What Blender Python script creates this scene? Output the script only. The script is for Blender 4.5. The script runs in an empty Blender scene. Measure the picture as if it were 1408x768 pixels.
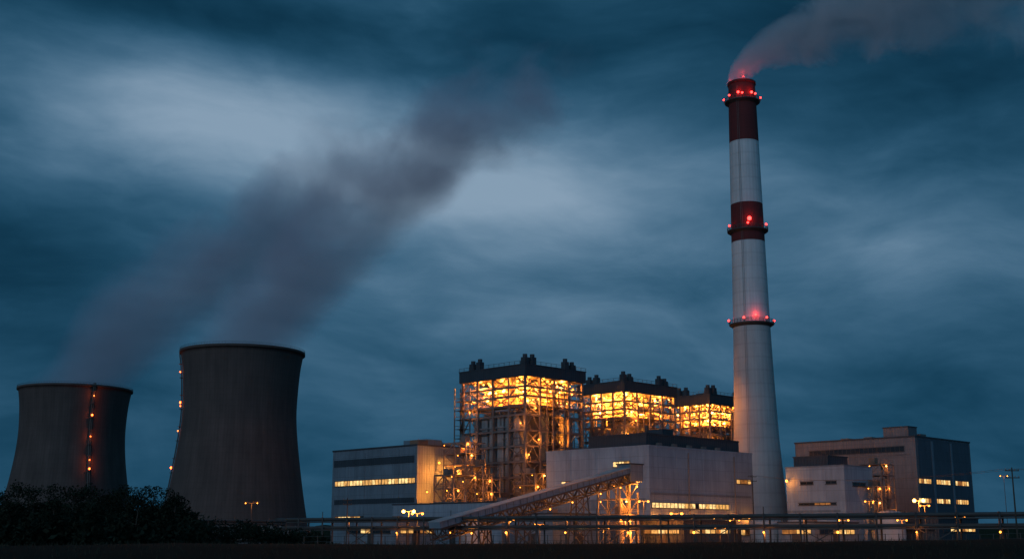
import bpy, math, random
from mathutils import Vector, Matrix, noise as mnoise
random.seed(7)
S=bpy.context.scene
S.view_settings.view_transform='Standard'
try: S.view_settings.look='None'
except Exception: pass
S.view_settings.exposure=0
F=1650.0; PX=704.0; PY=384.0; PITCH=math.atan(351/1650); H0=2.5
cp,sp=math.cos(PITCH),math.sin(PITCH); K=math.sqrt(.5)
def ray(px,py):
    u=(px-PX)/F; v=(PY-py)/F
    return (u, cp-v*sp, sp+v*cp)
def W(px,py,D):
    d=ray(px,py); t=D/d[1]
    return Vector((d[0]*t,D,H0+d[2]*t))
# ---------------- camera
cam=bpy.data.cameras.new("camera"); co=bpy.data.objects.new("camera",cam); S.collection.objects.link(co)
cam.lens=F/1408*36; cam.sensor_width=36; cam.clip_end=12000; cam.clip_start=.5
co.location=(0,0,H0); co.rotation_euler=(math.pi/2+PITCH,0,0); S.camera=co
# ---------------- node helper
class NT:
    def __init__(s,nt): s.nt=nt; s.n=nt.nodes; s.l=nt.links
    def new(s,t,**k):
        x=s.n.new(t)
        for a,b in k.items(): setattr(x,a,b)
        return x
    def put(s,inp,v):
        if isinstance(v,bpy.types.NodeSocket): s.l.new(v,inp)
        else: inp.default_value=v
    def m(s,op,a,b=None,c=None,clamp=False):
        x=s.n.new('ShaderNodeMath'); x.operation=op; x.use_clamp=clamp
        s.put(x.inputs[0],a)
        if b is not None: s.put(x.inputs[1],b)
        if c is not None: s.put(x.inputs[2],c)
        return x.outputs[0]
    def comb(s,x,y,z):
        c=s.n.new('ShaderNodeCombineXYZ')
        for i,v in enumerate((x,y,z)): s.put(c.inputs[i],v)
        return c.outputs[0]
    def sep(s,v):
        c=s.n.new('ShaderNodeSeparateXYZ'); s.l.new(v,c.inputs[0]); return c.outputs
    def noise(s,vec,scale,detail=4,rough=.55,dist=0):
        x=s.n.new('ShaderNodeTexNoise'); s.l.new(vec,x.inputs['Vector'])
        x.inputs['Scale'].default_value=scale; x.inputs['Detail'].default_value=detail
        x.inputs['Roughness'].default_value=rough; x.inputs['Distortion'].default_value=dist
        return x.outputs['Fac']
    def ramp(s,fac,els,interp='LINEAR'):
        r=s.n.new('ShaderNodeValToRGB'); s.l.new(fac,r.inputs[0]); cr=r.color_ramp; cr.interpolation=interp
        while len(cr.elements)<len(els): cr.elements.new(.5)
        for e,(p,c) in zip(cr.elements,els):
            e.position=p; e.color=(*c,1) if len(c)==3 else c
        return r.outputs[0]
    def mixc(s,fac,a,b,mode='MIX'):
        x=s.n.new('ShaderNodeMix'); x.data_type='RGBA'; x.blend_type=mode
        s.put(x.inputs[0],fac)
        for i,v in ((6,a),(7,b)):
            s.put(x.inputs[i], v if isinstance(v,bpy.types.NodeSocket) else (*v,1))
        return x.outputs[2]
# ---------------- world
w=bpy.data.worlds.new("World"); S.world=w; w.use_nodes=True
n=NT(w.node_tree); n.n.clear()
tc=n.new('ShaderNodeTexCoord'); D_=tc.outputs['Generated']; x,y,z=n.sep(D_)
az=n.m('MULTIPLY',n.m('ARCTAN2',x,y),57.2958); el=n.m('MULTIPLY',n.m('ARCSINE',z),57.2958)
w1=n.m('MULTIPLY',n.m('SUBTRACT',n.noise(D_,3.5,3,.5),.5),10.0)
off=n.new('ShaderNodeVectorMath',operation='ADD'); n.l.new(D_,off.inputs[0]); off.inputs[1].default_value=(3.3,1.7,9.1)
w2=n.m('MULTIPLY',n.m('SUBTRACT',n.noise(off.outputs[0],4.0,2,.5),.5),4.0)
az2=n.m('ADD',az,w1); el2=n.m('ADD',el,w2)
def blob(px,py,sx,sy,rot,amp):
    d=ray(px,py); a0=math.degrees(math.atan2(d[0],d[1])); e0=math.degrees(math.atan2(d[2],math.hypot(d[0],d[1])))
    sx*=.0347; sy*=.0347; r=math.radians(rot); c,s_=math.cos(r),math.sin(r)
    dx=n.m('SUBTRACT',az2,a0); dy=n.m('SUBTRACT',el2,e0)
    u=n.m('DIVIDE',n.m('ADD',n.m('MULTIPLY',dx,c),n.m('MULTIPLY',dy,s_)),sx)
    v=n.m('DIVIDE',n.m('SUBTRACT',n.m('MULTIPLY',dy,c),n.m('MULTIPLY',dx,s_)),sy)
    q=n.m('ADD',n.m('MULTIPLY',u,u),n.m('MULTIPLY',v,v))
    return n.m('MULTIPLY',n.m('EXPONENT',n.m('MULTIPLY',q,-1.0)),amp)
val=None
for b in [(280,150,250,105,-8,.40),(570,220,270,115,-12,.42),(745,245,170,50,-12,.28),(90,180,150,90,0,.2),
          (150,-5,330,45,0,-.30),(20,350,180,100,0,-.22),(1000,30,520,75,0,-.18),(1270,125,260,60,5,-.22),
          (980,250,280,60,-8,.20),(740,430,600,120,0,.20),(1330,330,220,60,0,.17),(700,720,1300,40,0,-.08),
          (1330,500,200,40,0,-.08),(560,80,160,30,-8,-.10),(100,600,200,80,0,-.04)]:
    o=blob(*b); val=o if val is None else n.m('ADD',val,o)
r=math.radians(-7)
ru=n.m('ADD',n.m('MULTIPLY',az2,math.cos(r)),n.m('MULTIPLY',el2,math.sin(r)))
rv=n.m('SUBTRACT',n.m('MULTIPLY',el2,math.cos(r)),n.m('MULTIPLY',az2,math.sin(r)))
c1=n.comb(n.m('DIVIDE',ru,12.0),n.m('DIVIDE',rv,4.6),2.0)
c2=n.comb(n.m('DIVIDE',az2,6.0),n.m('DIVIDE',el2,1.6),7.0)
n1=n.m('MULTIPLY',n.m('SUBTRACT',n.noise(c1,1.0,7,.56,.3),.5),.54)
n2=n.m('MULTIPLY',n.m('SUBTRACT',n.noise(c2,1.0,6,.55,.15),.5),.24)
val=n.m('ADD',n.m('ADD',val,n.m('ADD',n1,n2)),.385,clamp=True)
col=n.ramp(val,[(0,(.0012,.016,.036)),(.25,(.004,.040,.080)),(.5,(.024,.095,.172)),(.75,(.100,.20,.305)),(1,(.26,.365,.48))],'B_SPLINE')
back=n.m('ADD',n.m('MULTIPLY',n.m('MAXIMUM',n.m('MULTIPLY',y,-1.0),0.0),2.0),1.0)
colb=n.new('ShaderNodeVectorMath',operation='SCALE'); n.l.new(col,colb.inputs[0]); n.l.new(back,colb.inputs['Scale'])
sky=n.new('ShaderNodeTexSky'); sky.sky_type='NISHITA'; sky.sun_disc=False
sky.sun_elevation=math.radians(-3.0); sky.sun_rotation=math.radians(215)
sk=n.new('ShaderNodeVectorMath',operation='SCALE'); n.l.new(sky.outputs[0],sk.inputs[0]); sk.inputs['Scale'].default_value=.02
ad=n.new('ShaderNodeVectorMath',operation='ADD'); n.l.new(colb.outputs[0],ad.inputs[0]); n.l.new(sk.outputs[0],ad.inputs[1])
bg=n.new('ShaderNodeBackground'); n.l.new(ad.outputs[0],bg.inputs[0]); bg.inputs[1].default_value=1.0
ow=n.new('ShaderNodeOutputWorld'); n.l.new(bg.outputs[0],ow.inputs[0])
# ---------------- sun (soft afterglow behind the camera, left)
sl=bpy.data.lights.new("sun","SUN"); sl.energy=.38; sl.angle=math.radians(30); sl.color=(.80,.89,1.0)
so=bpy.data.objects.new("sun",sl); S.collection.objects.link(so)
sd=Vector((math.sin(math.radians(215)),math.cos(math.radians(215)),.32)).normalized()
so.rotation_euler=sd.to_track_quat('Z','Y').to_euler()
# ---------------- materials
MATS={}
def simple(name,col,rough=.8,metal=0,var=.25,scale=.3,bump=0.0):
    m=bpy.data.materials.new(name); m.use_nodes=True; n=NT(m.node_tree); b=n.n['Principled BSDF']
    tc=n.new('ShaderNodeTexCoord'); f=n.noise(tc.outputs['Object'],scale,6,.6)
    lo=[c*(1-var) for c in col]; hi=[min(1,c*(1+var)) for c in col]
    n.l.new(n.ramp(f,[(.3,lo),(.7,hi)]),b.inputs['Base Color'])
    b.inputs['Roughness'].default_value=rough; b.inputs['Metallic'].default_value=metal
    if bump:
        bp=n.new('ShaderNodeBump'); bp.inputs['Strength'].default_value=bump; n.l.new(f,bp.inputs['Height']); n.l.new(bp.outputs[0],b.inputs['Normal'])
    MATS[name]=m; return m
def clad(name,col,pw=6,ph=3,rib=1.0):
    m=bpy.data.materials.new(name); m.use_nodes=True; n=NT(m.node_tree); b=n.n['Principled BSDF']
    tc=n.new('ShaderNodeTexCoord'); x,y,z=n.sep(tc.outputs['Object']); s=n.m('ADD',x,y)
    br=n.new('ShaderNodeTexBrick'); n.l.new(n.comb(s,z,0.0),br.inputs['Vector'])
    br.offset=0; br.inputs['Scale'].default_value=1; br.inputs['Brick Width'].default_value=pw; br.inputs['Row Height'].default_value=ph
    br.inputs['Mortar Size'].default_value=.06; br.inputs['Mortar Smooth'].default_value=.4
    br.inputs['Color1'].default_value=(*[c*1.04 for c in col],1); br.inputs['Color2'].default_value=(*[c*.94 for c in col],1)
    br.inputs['Mortar'].default_value=(*[c*.65 for c in col],1)
    st=n.noise(n.comb(n.m('MULTIPLY',s,.7),n.m('MULTIPLY',z,.07),0.0),1.0,6,.65)
    g=n.noise(tc.outputs['Object'],.12,5,.6)
    f=n.ramp(st,[(.3,(.72,.72,.74)),(.6,(1,1,1))]); f2=n.ramp(g,[(.3,(.78,.78,.78)),(.65,(1,1,1))])
    c=n.mixc(1.0,n.mixc(1.0,br.outputs['Color'],f,'MULTIPLY'),f2,'MULTIPLY')
    n.l.new(c,b.inputs['Base Color']); b.inputs['Roughness'].default_value=.55
    wv=n.m('SINE',n.m('MULTIPLY',s,6.283/rib)); bp=n.new('ShaderNodeBump'); bp.inputs['Strength'].default_value=.35; bp.inputs['Distance'].default_value=.08
    n.l.new(wv,bp.inputs['Height']); n.l.new(bp.outputs[0],b.inputs['Normal'])
    MATS[name]=m; return m
def emis(name,col,st,var=False):
    m=bpy.data.materials.new(name); m.use_nodes=True; n=NT(m.node_tree); b=n.n['Principled BSDF']
    b.inputs['Base Color'].default_value=(.05,.04,.03,1); b.inputs['Emission Color'].default_value=(*col,1)
    b.inputs['Emission Strength'].default_value=st
    if var:
        tc=n.new('ShaderNodeTexCoord'); f=n.noise(tc.outputs['Object'],.9,3,.6)
        n.l.new(n.ramp(f,[(.3,[c*.25 for c in col]),(.65,col)]),b.inputs['Emission Color'])
    MATS[name]=m; return m
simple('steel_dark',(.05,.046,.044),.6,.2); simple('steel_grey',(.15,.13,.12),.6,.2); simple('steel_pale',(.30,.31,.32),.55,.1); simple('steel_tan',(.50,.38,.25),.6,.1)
simple('roof_dark',(.028,.036,.046),.7); simple('concrete',(.16,.14,.13),.9,0,.2,.15,.2); simple('rust',(.2,.11,.07),.8)
simple('black_glass',(.015,.02,.025),.15); simple('asphalt',(.05,.05,.05),.9)
clad('clad_light',(.26,.325,.385)); clad('clad_grey',(.155,.20,.24)); clad('clad_dark',(.028,.038,.05)); clad('clad_brown',(.155,.15,.16),5,2.5)
clad('clad_boiler',(.17,.16,.15),2.4,6,.6)
emis('win_warm',(1,.50,.13),1.15,True); emis('win_pale',(1,.64,.24),1.7,True); emis('win_dim',(.9,.32,.06),.45,True)
emis('bulb',(1,.29,.03),9); emis('bulb_y',(1,.44,.08),16); emis('bulb_red',(1,.03,.025),9); emis('bulb_amber',(1,.13,.02),9)
OR=(1,.28,.032)
# ---------------- mesh builder
class MB:
    def __init__(s): s.v=[]; s.f=[]; s.mi=[]; s.names=[]
    def mid(s,m):
        if m not in s.names: s.names.append(m)
        return s.names.index(m)
    def add(s,vs,fs,m):
        o=len(s.v); s.v.extend(vs); i=s.mid(m)
        for f in fs: s.f.append(tuple(a+o for a in f)); s.mi.append(i)
    def box(s,x0,x1,y0,y1,z0,z1,m):
        s.add([(x0,y0,z0),(x1,y0,z0),(x1,y1,z0),(x0,y1,z0),(x0,y0,z1),(x1,y0,z1),(x1,y1,z1),(x0,y1,z1)],
              [(0,3,2,1),(4,5,6,7),(0,1,5,4),(1,2,6,5),(2,3,7,6),(3,0,4,7)],m)
    def beam(s,p,q,w,m,h=None):
        p=Vector(p); q=Vector(q); d=(q-p)
        if d.length<1e-4: return
        d.normalize(); up=Vector((0,0,1)) if abs(d.z)<.95 else Vector((1,0,0))
        a=d.cross(up).normalized(); b=a.cross(d).normalized(); a=a*w; b=b*(h or w)
        vs=[tuple(p+i*a+j*b) for i,j in((-1,-1),(1,-1),(1,1),(-1,1))]+[tuple(q+i*a+j*b) for i,j in((-1,-1),(1,-1),(1,1),(-1,1))]
        s.add(vs,[(0,1,2,3),(7,6,5,4),(0,4,5,1),(1,5,6,2),(2,6,7,3),(3,7,4,0)],m)
    def cyl(s,p,q,r,m,n=10,r2=None):
        p=Vector(p); q=Vector(q); d=(q-p).normalized(); up=Vector((0,0,1)) if abs(d.z)<.95 else Vector((1,0,0))
        a=d.cross(up).normalized(); b=a.cross(d); r2=r if r2 is None else r2
        vs=[tuple(p+(a*math.cos(t)+b*math.sin(t))*r) for t in [6.28318*i/n for i in range(n)]]+[tuple(q+(a*math.cos(t)+b*math.sin(t))*r2) for t in [6.28318*i/n for i in range(n)]]
        fs=[(i,(i+1)%n,n+(i+1)%n,n+i) for i in range(n)]+[tuple(range(n-1,-1,-1)),tuple(range(n,2*n))]
        s.add(vs,fs,m)
    def ball(s,c,r,m,n=8,k=5):
        vs=[(c[0],c[1],c[2]+r)]
        for i in range(1,k):
            ph=math.pi*i/k
            for j in range(n):
                t=6.28318*j/n; vs.append((c[0]+r*math.sin(ph)*math.cos(t),c[1]+r*math.sin(ph)*math.sin(t),c[2]+r*math.cos(ph)))
        vs.append((c[0],c[1],c[2]-r)); L=len(vs)-1
        fs=[(0,1+j,1+(j+1)%n) for j in range(n)]
        for i in range(k-2):
            for j in range(n): fs.append((1+i*n+j,1+(i+1)*n+j,1+(i+1)*n+(j+1)%n,1+i*n+(j+1)%n))
        o=1+(k-2)*n
        fs+=[(L,o+(j+1)%n,o+j) for j in range(n)]
        s.add(vs,fs,m)
    def lathe(s,prof,m,n=64,c=(0,0)):
        vs=[(c[0]+r*math.cos(6.2831853*j/n),c[1]+r*math.sin(6.2831853*j/n),z) for r,z in prof for j in range(n)]
        fs=[(i*n+j,i*n+(j+1)%n,(i+1)*n+(j+1)%n,(i+1)*n+j) for i in range(len(prof)-1) for j in range(n)]
        s.add(vs,fs,m)
    def obj(s,name,parent=None,smooth=False,loc=None):
        me=bpy.data.meshes.new(name); me.from_pydata(s.v,[],s.f)
        for k in s.names: me.materials.append(MATS[k])
        me.polygons.foreach_set('material_index',s.mi)
        if smooth: me.polygons.foreach_set('use_smooth',[True]*len(me.polygons))
        me.update(); o=bpy.data.objects.new(name,me); S.collection.objects.link(o)
        if parent: o.parent=parent
        if loc: o.location=loc
        return o
def empty(name,loc=(0,0,0),rot=0):
    e=bpy.data.objects.new(name,None); S.collection.objects.link(e); e.location=loc; e.rotation_euler=(0,0,rot); return e
def plight(parent,loc,e,col=None,r=.4,name='lamp_light'):
    l=bpy.data.lights.new(name,'POINT'); l.energy=e; l.color=col or OR; l.shadow_soft_size=r
    o=bpy.data.objects.new(name,l); S.collection.objects.link(o); o.location=loc
    if parent: o.parent=parent
    return o
class Bld:
    def __init__(s,name,px,py,D,pl=None,pr=None,Lx=None,Ly=None):
        c=W(px,py,D); s.c=c; s.D=D; s.H=c.z; s.e=empty(name,(c.x,D,0),math.pi/4); s.mb=MB()
        s.Ly=Ly if Ly else s.fl(*pl)[0]; s.Lx=Lx if Lx else s.fr(*pr)[0]
    def fl(s,px,py):
        d=ray(px,py); t=(s.c.x+s.D)/(d[0]+d[1]); return ((t*d[1]-s.D)/K, H0+t*d[2])
    def fr(s,px,py):
        d=ray(px,py); t=(s.D-s.c.x)/(d[1]-d[0]); return ((t*d[1]-s.D)/K, H0+t*d[2])
    def fbox(s,face,s0,s1,z0,z1,o0,o1,m,mb=None):
        mb=mb or s.mb
        if face=='L': mb.box(-o1,-o0,s0,s1,z0,z1,m)
        else: mb.box(s0,s1,-o1,-o0,z0,z1,m)
    def strip(s,face,s0,s1,z0,z1,pane=1.6,lit=.8,mats=('win_warm','win_pale','win_dim'),rows=1):
        if s0>s1: s0,s1=s1,s0
        s.fbox(face,s0-.15,s1+.15,z0-.18,z0,.003,.2,'steel_dark'); s.fbox(face,s0-.15,s1+.15,z1,z1+.15,.003,.16,'steel_dark')
        k=max(1,int((s1-s0)/pane)); d=(s1-s0)/k; rh=(z1-z0)/rows
        on=random.random()<lit
        for i in range(k):
            if random.random()<.45: on=random.random()<lit
            for j in range(rows):
                s.fbox(face,s0+i*d+.08,s0+(i+1)*d-.08,z0+j*rh+.04,z0+(j+1)*rh-.04,.003,.05,random.choice(mats) if on else 'black_glass')
            s.fbox(face,s0+i*d-.07,s0+i*d+.07,z0,z1,.055,.13,'steel_dark')
    def done(s,n='walls'): s.mb.obj(n,s.e)
def railing(mb,p,q,m='steel_grey',h=1.1):
    p=Vector(p); q=Vector(q); L=(q-p).length; k=max(1,int(L/2.5))
    for i in range(k+1):
        a=p.lerp(q,i/k); mb.beam(a,a+Vector((0,0,h)),.05,m)
    mb.beam(p+Vector((0,0,h)),q+Vector((0,0,h)),.05,m); mb.beam(p+Vector((0,0,h/2)),q+Vector((0,0,h/2)),.035,m)
# ---------------- boiler houses
def boiler(px,py,D,pl,pr,seed,lower=True):
    rnd=random.Random(seed); B=Bld('boiler_house',px,py,D,pl,pr); H=B.H; Lx,Ly=B.Lx,B.Ly
    fr=MB(); nx=5; ny=5; ro=H-3.6; zo=H*.765
    xs=[Lx*i/(nx-1) for i in range(nx)]; ys=[Ly*i/(ny-1) for i in range(ny)]
    for i,xx in enumerate(xs):
        for j,yy in enumerate(ys):
            edge=i in(0,nx-1) or j in(0,ny-1)
            if edge or (i+j)%2==0: fr.box(xx-.36,xx+.36,yy-.36,yy+.36,0,ro,'steel_grey' if edge else 'steel_dark')
    lv=[]; zz=5.5
    while zz<ro-1: lv.append(zz); zz+=5.2 if zz<zo-3 else 3.1
    for z_ in lv:
        for c in (0,Ly): fr.beam((0,c,z_),(Lx,c,z_),.2,'steel_grey',.32)
        for c in (0,Lx): fr.beam((c,0,z_),(c,Ly,z_),.2,'steel_grey',.32)
    def bay(face,i,z0,z1,k):
        a,b=(ys[i],ys[i+1]) if face=='L' else (xs[i],xs[i+1])
        P=(lambda s,z_:(0,s,z_)) if face=='L' else (lambda s,z_:(s,0,z_))
        if k==0: fr.beam(P(a,z0),P(b,z1),.16,'steel_grey')
        elif k==1: fr.beam(P(b,z0),P(a,z1),.16,'steel_grey')
        elif k==2: fr.beam(P(a,z0),P(b,z1),.14,'steel_grey'); fr.beam(P(b,z0),P(a,z1),.14,'steel_grey')
        elif k==3: fr.beam(P(a,z0),P((a+b)/2,z1),.14,'steel_grey'); fr.beam(P(b,z0),P((a+b)/2,z1),.14,'steel_grey')
    L2=[0]+lv+[ro]
    for face in 'LR':
        for li in range(len(L2)-1):
            for i in range(4):
                r=rnd.random()
                if i in(0,3): bay(face,i,L2[li],L2[li+1],2 if r<.5 else 3)
                elif r<.25: bay(face,i,L2[li],L2[li+1],rnd.randint(0,3))
    for (bx0,bx1,by0,by1) in ((-3.4,-.6,Ly*.86,Ly*1.02),(Lx*.35,Lx*.55,-3.4,-.6)):
        for xx in(bx0,bx1):
            for yy in(by0,by1): fr.beam((xx,yy,0),(xx,yy,ro-2),.16,'steel_grey')
        z_=0;fl=0
        while z_<ro-5:
            fr.box(bx0,bx1,by0,by1,z_-.06,z_+.06,'steel_dark')
            for (a,b) in (((bx0,by0),(bx0,by1)),((bx1,by0),(bx1,by1)),((bx0,by0),(bx1,by0)),((bx0,by1),(bx1,by1))):
                fr.beam((*a,z_+1.1),(*b,z_+1.1),.05,'steel_grey')
            a,b=((bx0,by0),(bx1,by1)) if fl%2 else ((bx1,by1),(bx0,by0))
            fr.beam((*a,z_),(*b,z_+3.2),.35,'steel_grey',.12); z_+=3.2; fl+=1
    fr.obj('steel_frame',B.e)
    c=B.mb
    c.box(-1,Lx+1,-1,Ly+1,ro,H,'clad_dark'); c.box(-1.15,Lx+1.15,-1.15,Ly+1.15,H,H+.35,'roof_dark')
    c.box(-.9,Lx+.9,-.9,Ly+.9,ro-.25,ro-.003,'steel_dark')
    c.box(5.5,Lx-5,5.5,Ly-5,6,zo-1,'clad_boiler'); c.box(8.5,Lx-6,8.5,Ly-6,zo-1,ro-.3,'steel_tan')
    for q in range(7):
        zq=zo+q*(ro-zo)/7; c.box(8.1,Lx-5.6,8.1,Ly-5.6,zq,zq+.35,'steel_dark')
    k=6
    for face,L in(('L',Ly),('R',Lx)):
        s0=L*.12 if face=='L' else L*.3; s1=L*.88 if face=='L' else L*.92; d=(s1-s0)/k
        for i in range(k):
            z0=H*.16+rnd.random()*3; z1=zo-4+rnd.random()*2
            if face=='R' and i in(0,3): continue
            m='clad_pan' if face=='L' else rnd.choice(['clad_boiler','clad_grey','clad_boiler'])
            if face=='L': c.box(1.0,4.9,s0+i*d,s0+i*d+d*.74,z0,z1,m)
            else: c.box(s0+i*d,s0+i*d+d*.66,1.6,4.9,z0,z1,m)
            for q in range(3):
                zz=z0+(z1-z0)*(q+.5)/3
                if face=='L': c.box(.8,1.0,s0+i*d-.1,s0+i*d+d*.8,zz-.2,zz+.2,'steel_dark')
                else: c.box(s0+i*d-.1,s0+i*d+d*.72,1.4,1.6,zz-.2,zz+.2,'steel_dark')
    for t in range(10):
        a=rnd.uniform(2,Lx-8); b=rnd.uniform(2,Ly-8); z0=zo+rnd.choice([0,3,6])*.98; sx=rnd.uniform(1.5,5); sy=rnd.uniform(1.5,5)
        c.box(a,a+sx,b,b+sy,z0,min(ro-.6,z0+rnd.uniform(1.2,3.5)),rnd.choice(['steel_tan','clad_boiler','steel_pale']))
    for t in range(18):
        a=rnd.uniform(1,Lx-1); b=rnd.uniform(1,Ly-1); z0=rnd.uniform(zo,ro-2); r=rnd.uniform(.2,.75)
        if t%3==0: c.cyl((a,b,zo-3),(a,b,ro-.5),r,'steel_tan',10)
        elif t%3==1: c.cyl((1.2,b,z0),(Lx-1.2,b,z0),r,'steel_tan',10)
        else: c.cyl((a,1.2,z0),(a,Ly-1.2,z0),r,'steel_tan',10)
    for t in range(22):
        fz=rnd.uniform(3,zo); r=rnd.uniform(.15,.5); L=rnd.uniform(4,14); mt=rnd.choice(['steel_grey','steel_pale'])
        if t%2: s=rnd.uniform(1,Ly-L-1); c.cyl((.9,s,fz),(.9,s+L,fz),r,mt,8); c.cyl((.9,s,fz),(.9,s,max(0,fz-rnd.uniform(3,12))),r,mt,8)
        else: s=rnd.uniform(1,Lx-L-1); c.cyl((s,.9,fz),(s+L,.9,fz),r,mt,8); c.cyl((s+L,.9,fz),(s+L,.9,max(0,fz-rnd.uniform(3,12))),r,mt,8)
    B.done('boiler_core')
    p=MB()
    for z_ in lv:
        full=z_>zo-2
        for (a0,a1,b0,b1) in ((.4,Lx-.4,.4,3.2 if full else 1.3),(.4,3.2 if full else 1.3,3.25 if full else 1.35,Ly-.4),(Lx-2.5,Lx-.4,3.25,Ly-.4)):
            p.box(a0,a1,b0,b1,z_+.36,z_+.48,'steel_dark')
        railing(p,(.1,.1,z_+.48),(Lx-.1,.1,z_+.48)); railing(p,(.1,.1,z_+.48),(.1,Ly-.1,z_+.48))
        if full: p.box(4,Lx-4,4,Ly-4,z_+.36,z_+.46,'steel_tan'); railing(p,(4,4,z_+.48),(Lx-4,4,z_+.48),'steel_tan'); railing(p,(4,4,z_+.48),(4,Ly-4,z_+.48),'steel_tan')
    p.obj('platforms',B.e)
    v=MB()
    for (a,b) in ((2,2),(5,1.5),(2,Ly-3),(2,Ly-6.5),(Lx-3,2),(Lx-6.5,2),(Lx*.5,Ly*.5)):
        hh=rnd.uniform(2.2,3.4); v.box(a-1,a+1,b-1,b+1,H+.35,H+hh,'roof_dark'); v.cyl((a,b,H+hh),(a,b,H+hh+1.1),.8,'roof_dark',10)
    v.box(Lx*.25,Lx*.5,Ly*.3,Ly*.6,H+.35,H+1.8,'roof_dark')
    railing(v,(-1,-1,H+.35),(Lx+1,-1,H+.35),'steel_dark'); railing(v,(-1,-1,H+.35),(-1,Ly+1,H+.35),'steel_dark')
    v.obj('roof_vents',B.e)
    lb=MB(); top=[z_ for z_ in lv if z_>zo-2]
    for z_ in top:
        for t in range(13):
            s=rnd.uniform(1,Ly-1); ins=rnd.choice([.6,2.2,4.2,7]); lb.ball((ins,s,z_+2.5),rnd.choice([.14,.2,.3,.46]),'bulb' if rnd.random()<.6 else 'bulb_y')
            s=rnd.uniform(1,Lx-1); lb.ball((s,ins,z_+2.5),rnd.choice([.14,.2,.3,.46]),'bulb' if rnd.random()<.6 else 'bulb_y')
        for t in range(3):
            plight(B.e,(rnd.uniform(1.5,6),Ly*(t+.5)/3+rnd.uniform(-2,2),z_+2.3),rnd.choice([3500,7000,12000])); plight(B.e,(Lx*(t+.5)/3+rnd.uniform(-2,2),rnd.uniform(1.5,6),z_+2.3),rnd.choice([3500,7000,12000]))
    low=[z_ for z_ in lv if z_<=zo-2]
    for z_ in low:
        if rnd.random()<.9:
            s=rnd.uniform(0,Lx); lb.ball((s,-.7,z_+2.2),.24,'bulb'); plight(B.e,(s,-1.2,z_+2.2),1200)
        if rnd.random()<.6:
            s=rnd.uniform(Lx*.5,Lx); lb.ball((s,2,z_+2.2),.24,'bulb'); plight(B.e,(s,1.2,z_+2.2),1500)
        if rnd.random()<.5:
            s=rnd.choice([rnd.uniform(0,Ly*.15),rnd.uniform(Ly*.85,Ly)]); lb.ball((-.7,s,z_+2.2),.22,'bulb'); plight(B.e,(-1.2,s,z_+2.2),800)
    lb.obj('floodlights',B.e)
    return B
clad('clad_pan',(.30,.30,.30),1.2,8,.6)
B1=boiler(722,501,400,(637,514),(800,516),1)
B2=boiler(858,524,444,(798,532),(926,537),5)
B3=boiler(975,542,482,(922,548),(1030,552),9)
# ---------------- office / switchgear block (left)
O=Bld('switchgear_building',574,612,372,(458,624),(650,618))
H=O.H; b=O.mb; b.box(0,O.Lx,0,O.Ly,0,H,'clad_grey'); b.box(-.2,O.Lx+.2,-.2,O.Ly+.2,H,H+.5,'roof_dark')
def st(B,face,x0,x1,y0,y1,xr,**k):
    f=B.fl if face=='L' else B.fr
    a=f(x0,y0); c=f(x1,y0); z1=f(xr,y0)[1]; z0=f(xr,y1)[1]
    B.strip(face,a[0],c[0],z0,z1,**k)
def band(B,face,x0,x1,y0,y1,xr,m='clad_dark',o=.12):
    f=B.fl if face=='L' else B.fr
    s0,s1=sorted((f(x0,y0)[0],f(x1,y0)[0])); B.fbox(face,s0,s1,f(xr,y1)[1],f(xr,y0)[1],.003,o,m)
band(O,'L',460,570,625,635,574); st(O,'L',461,571,656,663,574,lit=.95,mats=('win_warm','win_pale','win_pale'))
band(O,'L',460,570,683,690,574,'clad_dark'); st(O,'L',461,500,708,713,574,lit=.7); st(O,'L',540,548,697,710,574,lit=1)
for i in range(1,5): 
    s=O.Ly*i/5; O.fbox('L',s-.1,s+.1,0,H-1,.003,.11,'clad_grey')
st(O,'R',577,590,706,712,574,lit=1)
O.mb.box(O.Lx*.3,O.Lx*.6,O.Ly*.1,O.Ly*.35,H+.5,H+2.6,'clad_grey'); O.mb.box(2,6,2,6,H+.5,H+2,'rust')
for k in range(3):
    q=4+k*8; O.mb.box(O.Lx*.65,O.Lx*.75,q,q+4,H+.5,H+1.8,'steel_grey')
O.done(); plight(O.e,(8,-6,H-8),11000); plight(O.e,(3.5,-5,H-15),3500); plight(O.e,(12,-5,H-22),4500)
lb=MB(); lb.ball((8,-1.2,H-5),.28,'bulb'); lb.ball((3.5,-.8,H-14),.2,'bulb'); lb.ball((12,-.8,H-22),.28,'bulb_y')
for q in((8,H-5),(3.5,H-14),(12,H-22)): lb.beam((q[0],0,q[1]+.4),(q[0],-1.2,q[1]+.4),.07,'steel_dark')
lb.obj('wall_lamps',O.e)
# ---------------- turbine hall (centre)
T=Bld('turbine_hall',892,613,335,(751,627),(1034,628)); H=T.H; b=T.mb
b.box(0,T.Lx,0,T.Ly,0,H,'clad_light'); b.box(-.15,T.Lx+.15,-.15,T.Ly+.15,H,H+.45,'clad_light')
b.box(1.5,T.Lx-4,2,T.Ly*.6,H+.45,H+3.6,'clad_dark'); b.box(1.3,T.Lx-3.8,1.8,T.Ly*.6+.2,H+3.6,H+4,'roof_dark')
st(T,'L',843,866,632,639,892,lit=1,mats=('win_pale','win_warm')); st(T,'L',772,790,657,664,892,lit=1)
st(T,'L',820,832,655,661,892,lit=.6,mats=('win_dim',))
st(T,'R',896,1002,690,697,892,lit=.97,mats=('win_pale','win_warm','win_pale')); st(T,'R',1012,1032,652,658,892,lit=.6,mats=('win_dim','win_warm'))
st(T,'R',965,1033,727,735,892,lit=.85,mats=('win_pale','win_warm'))
band(T,'L',753,888,684,700,892,'clad_grey'); band(T,'R',895,1032,676,679,892,'clad_grey')
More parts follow.
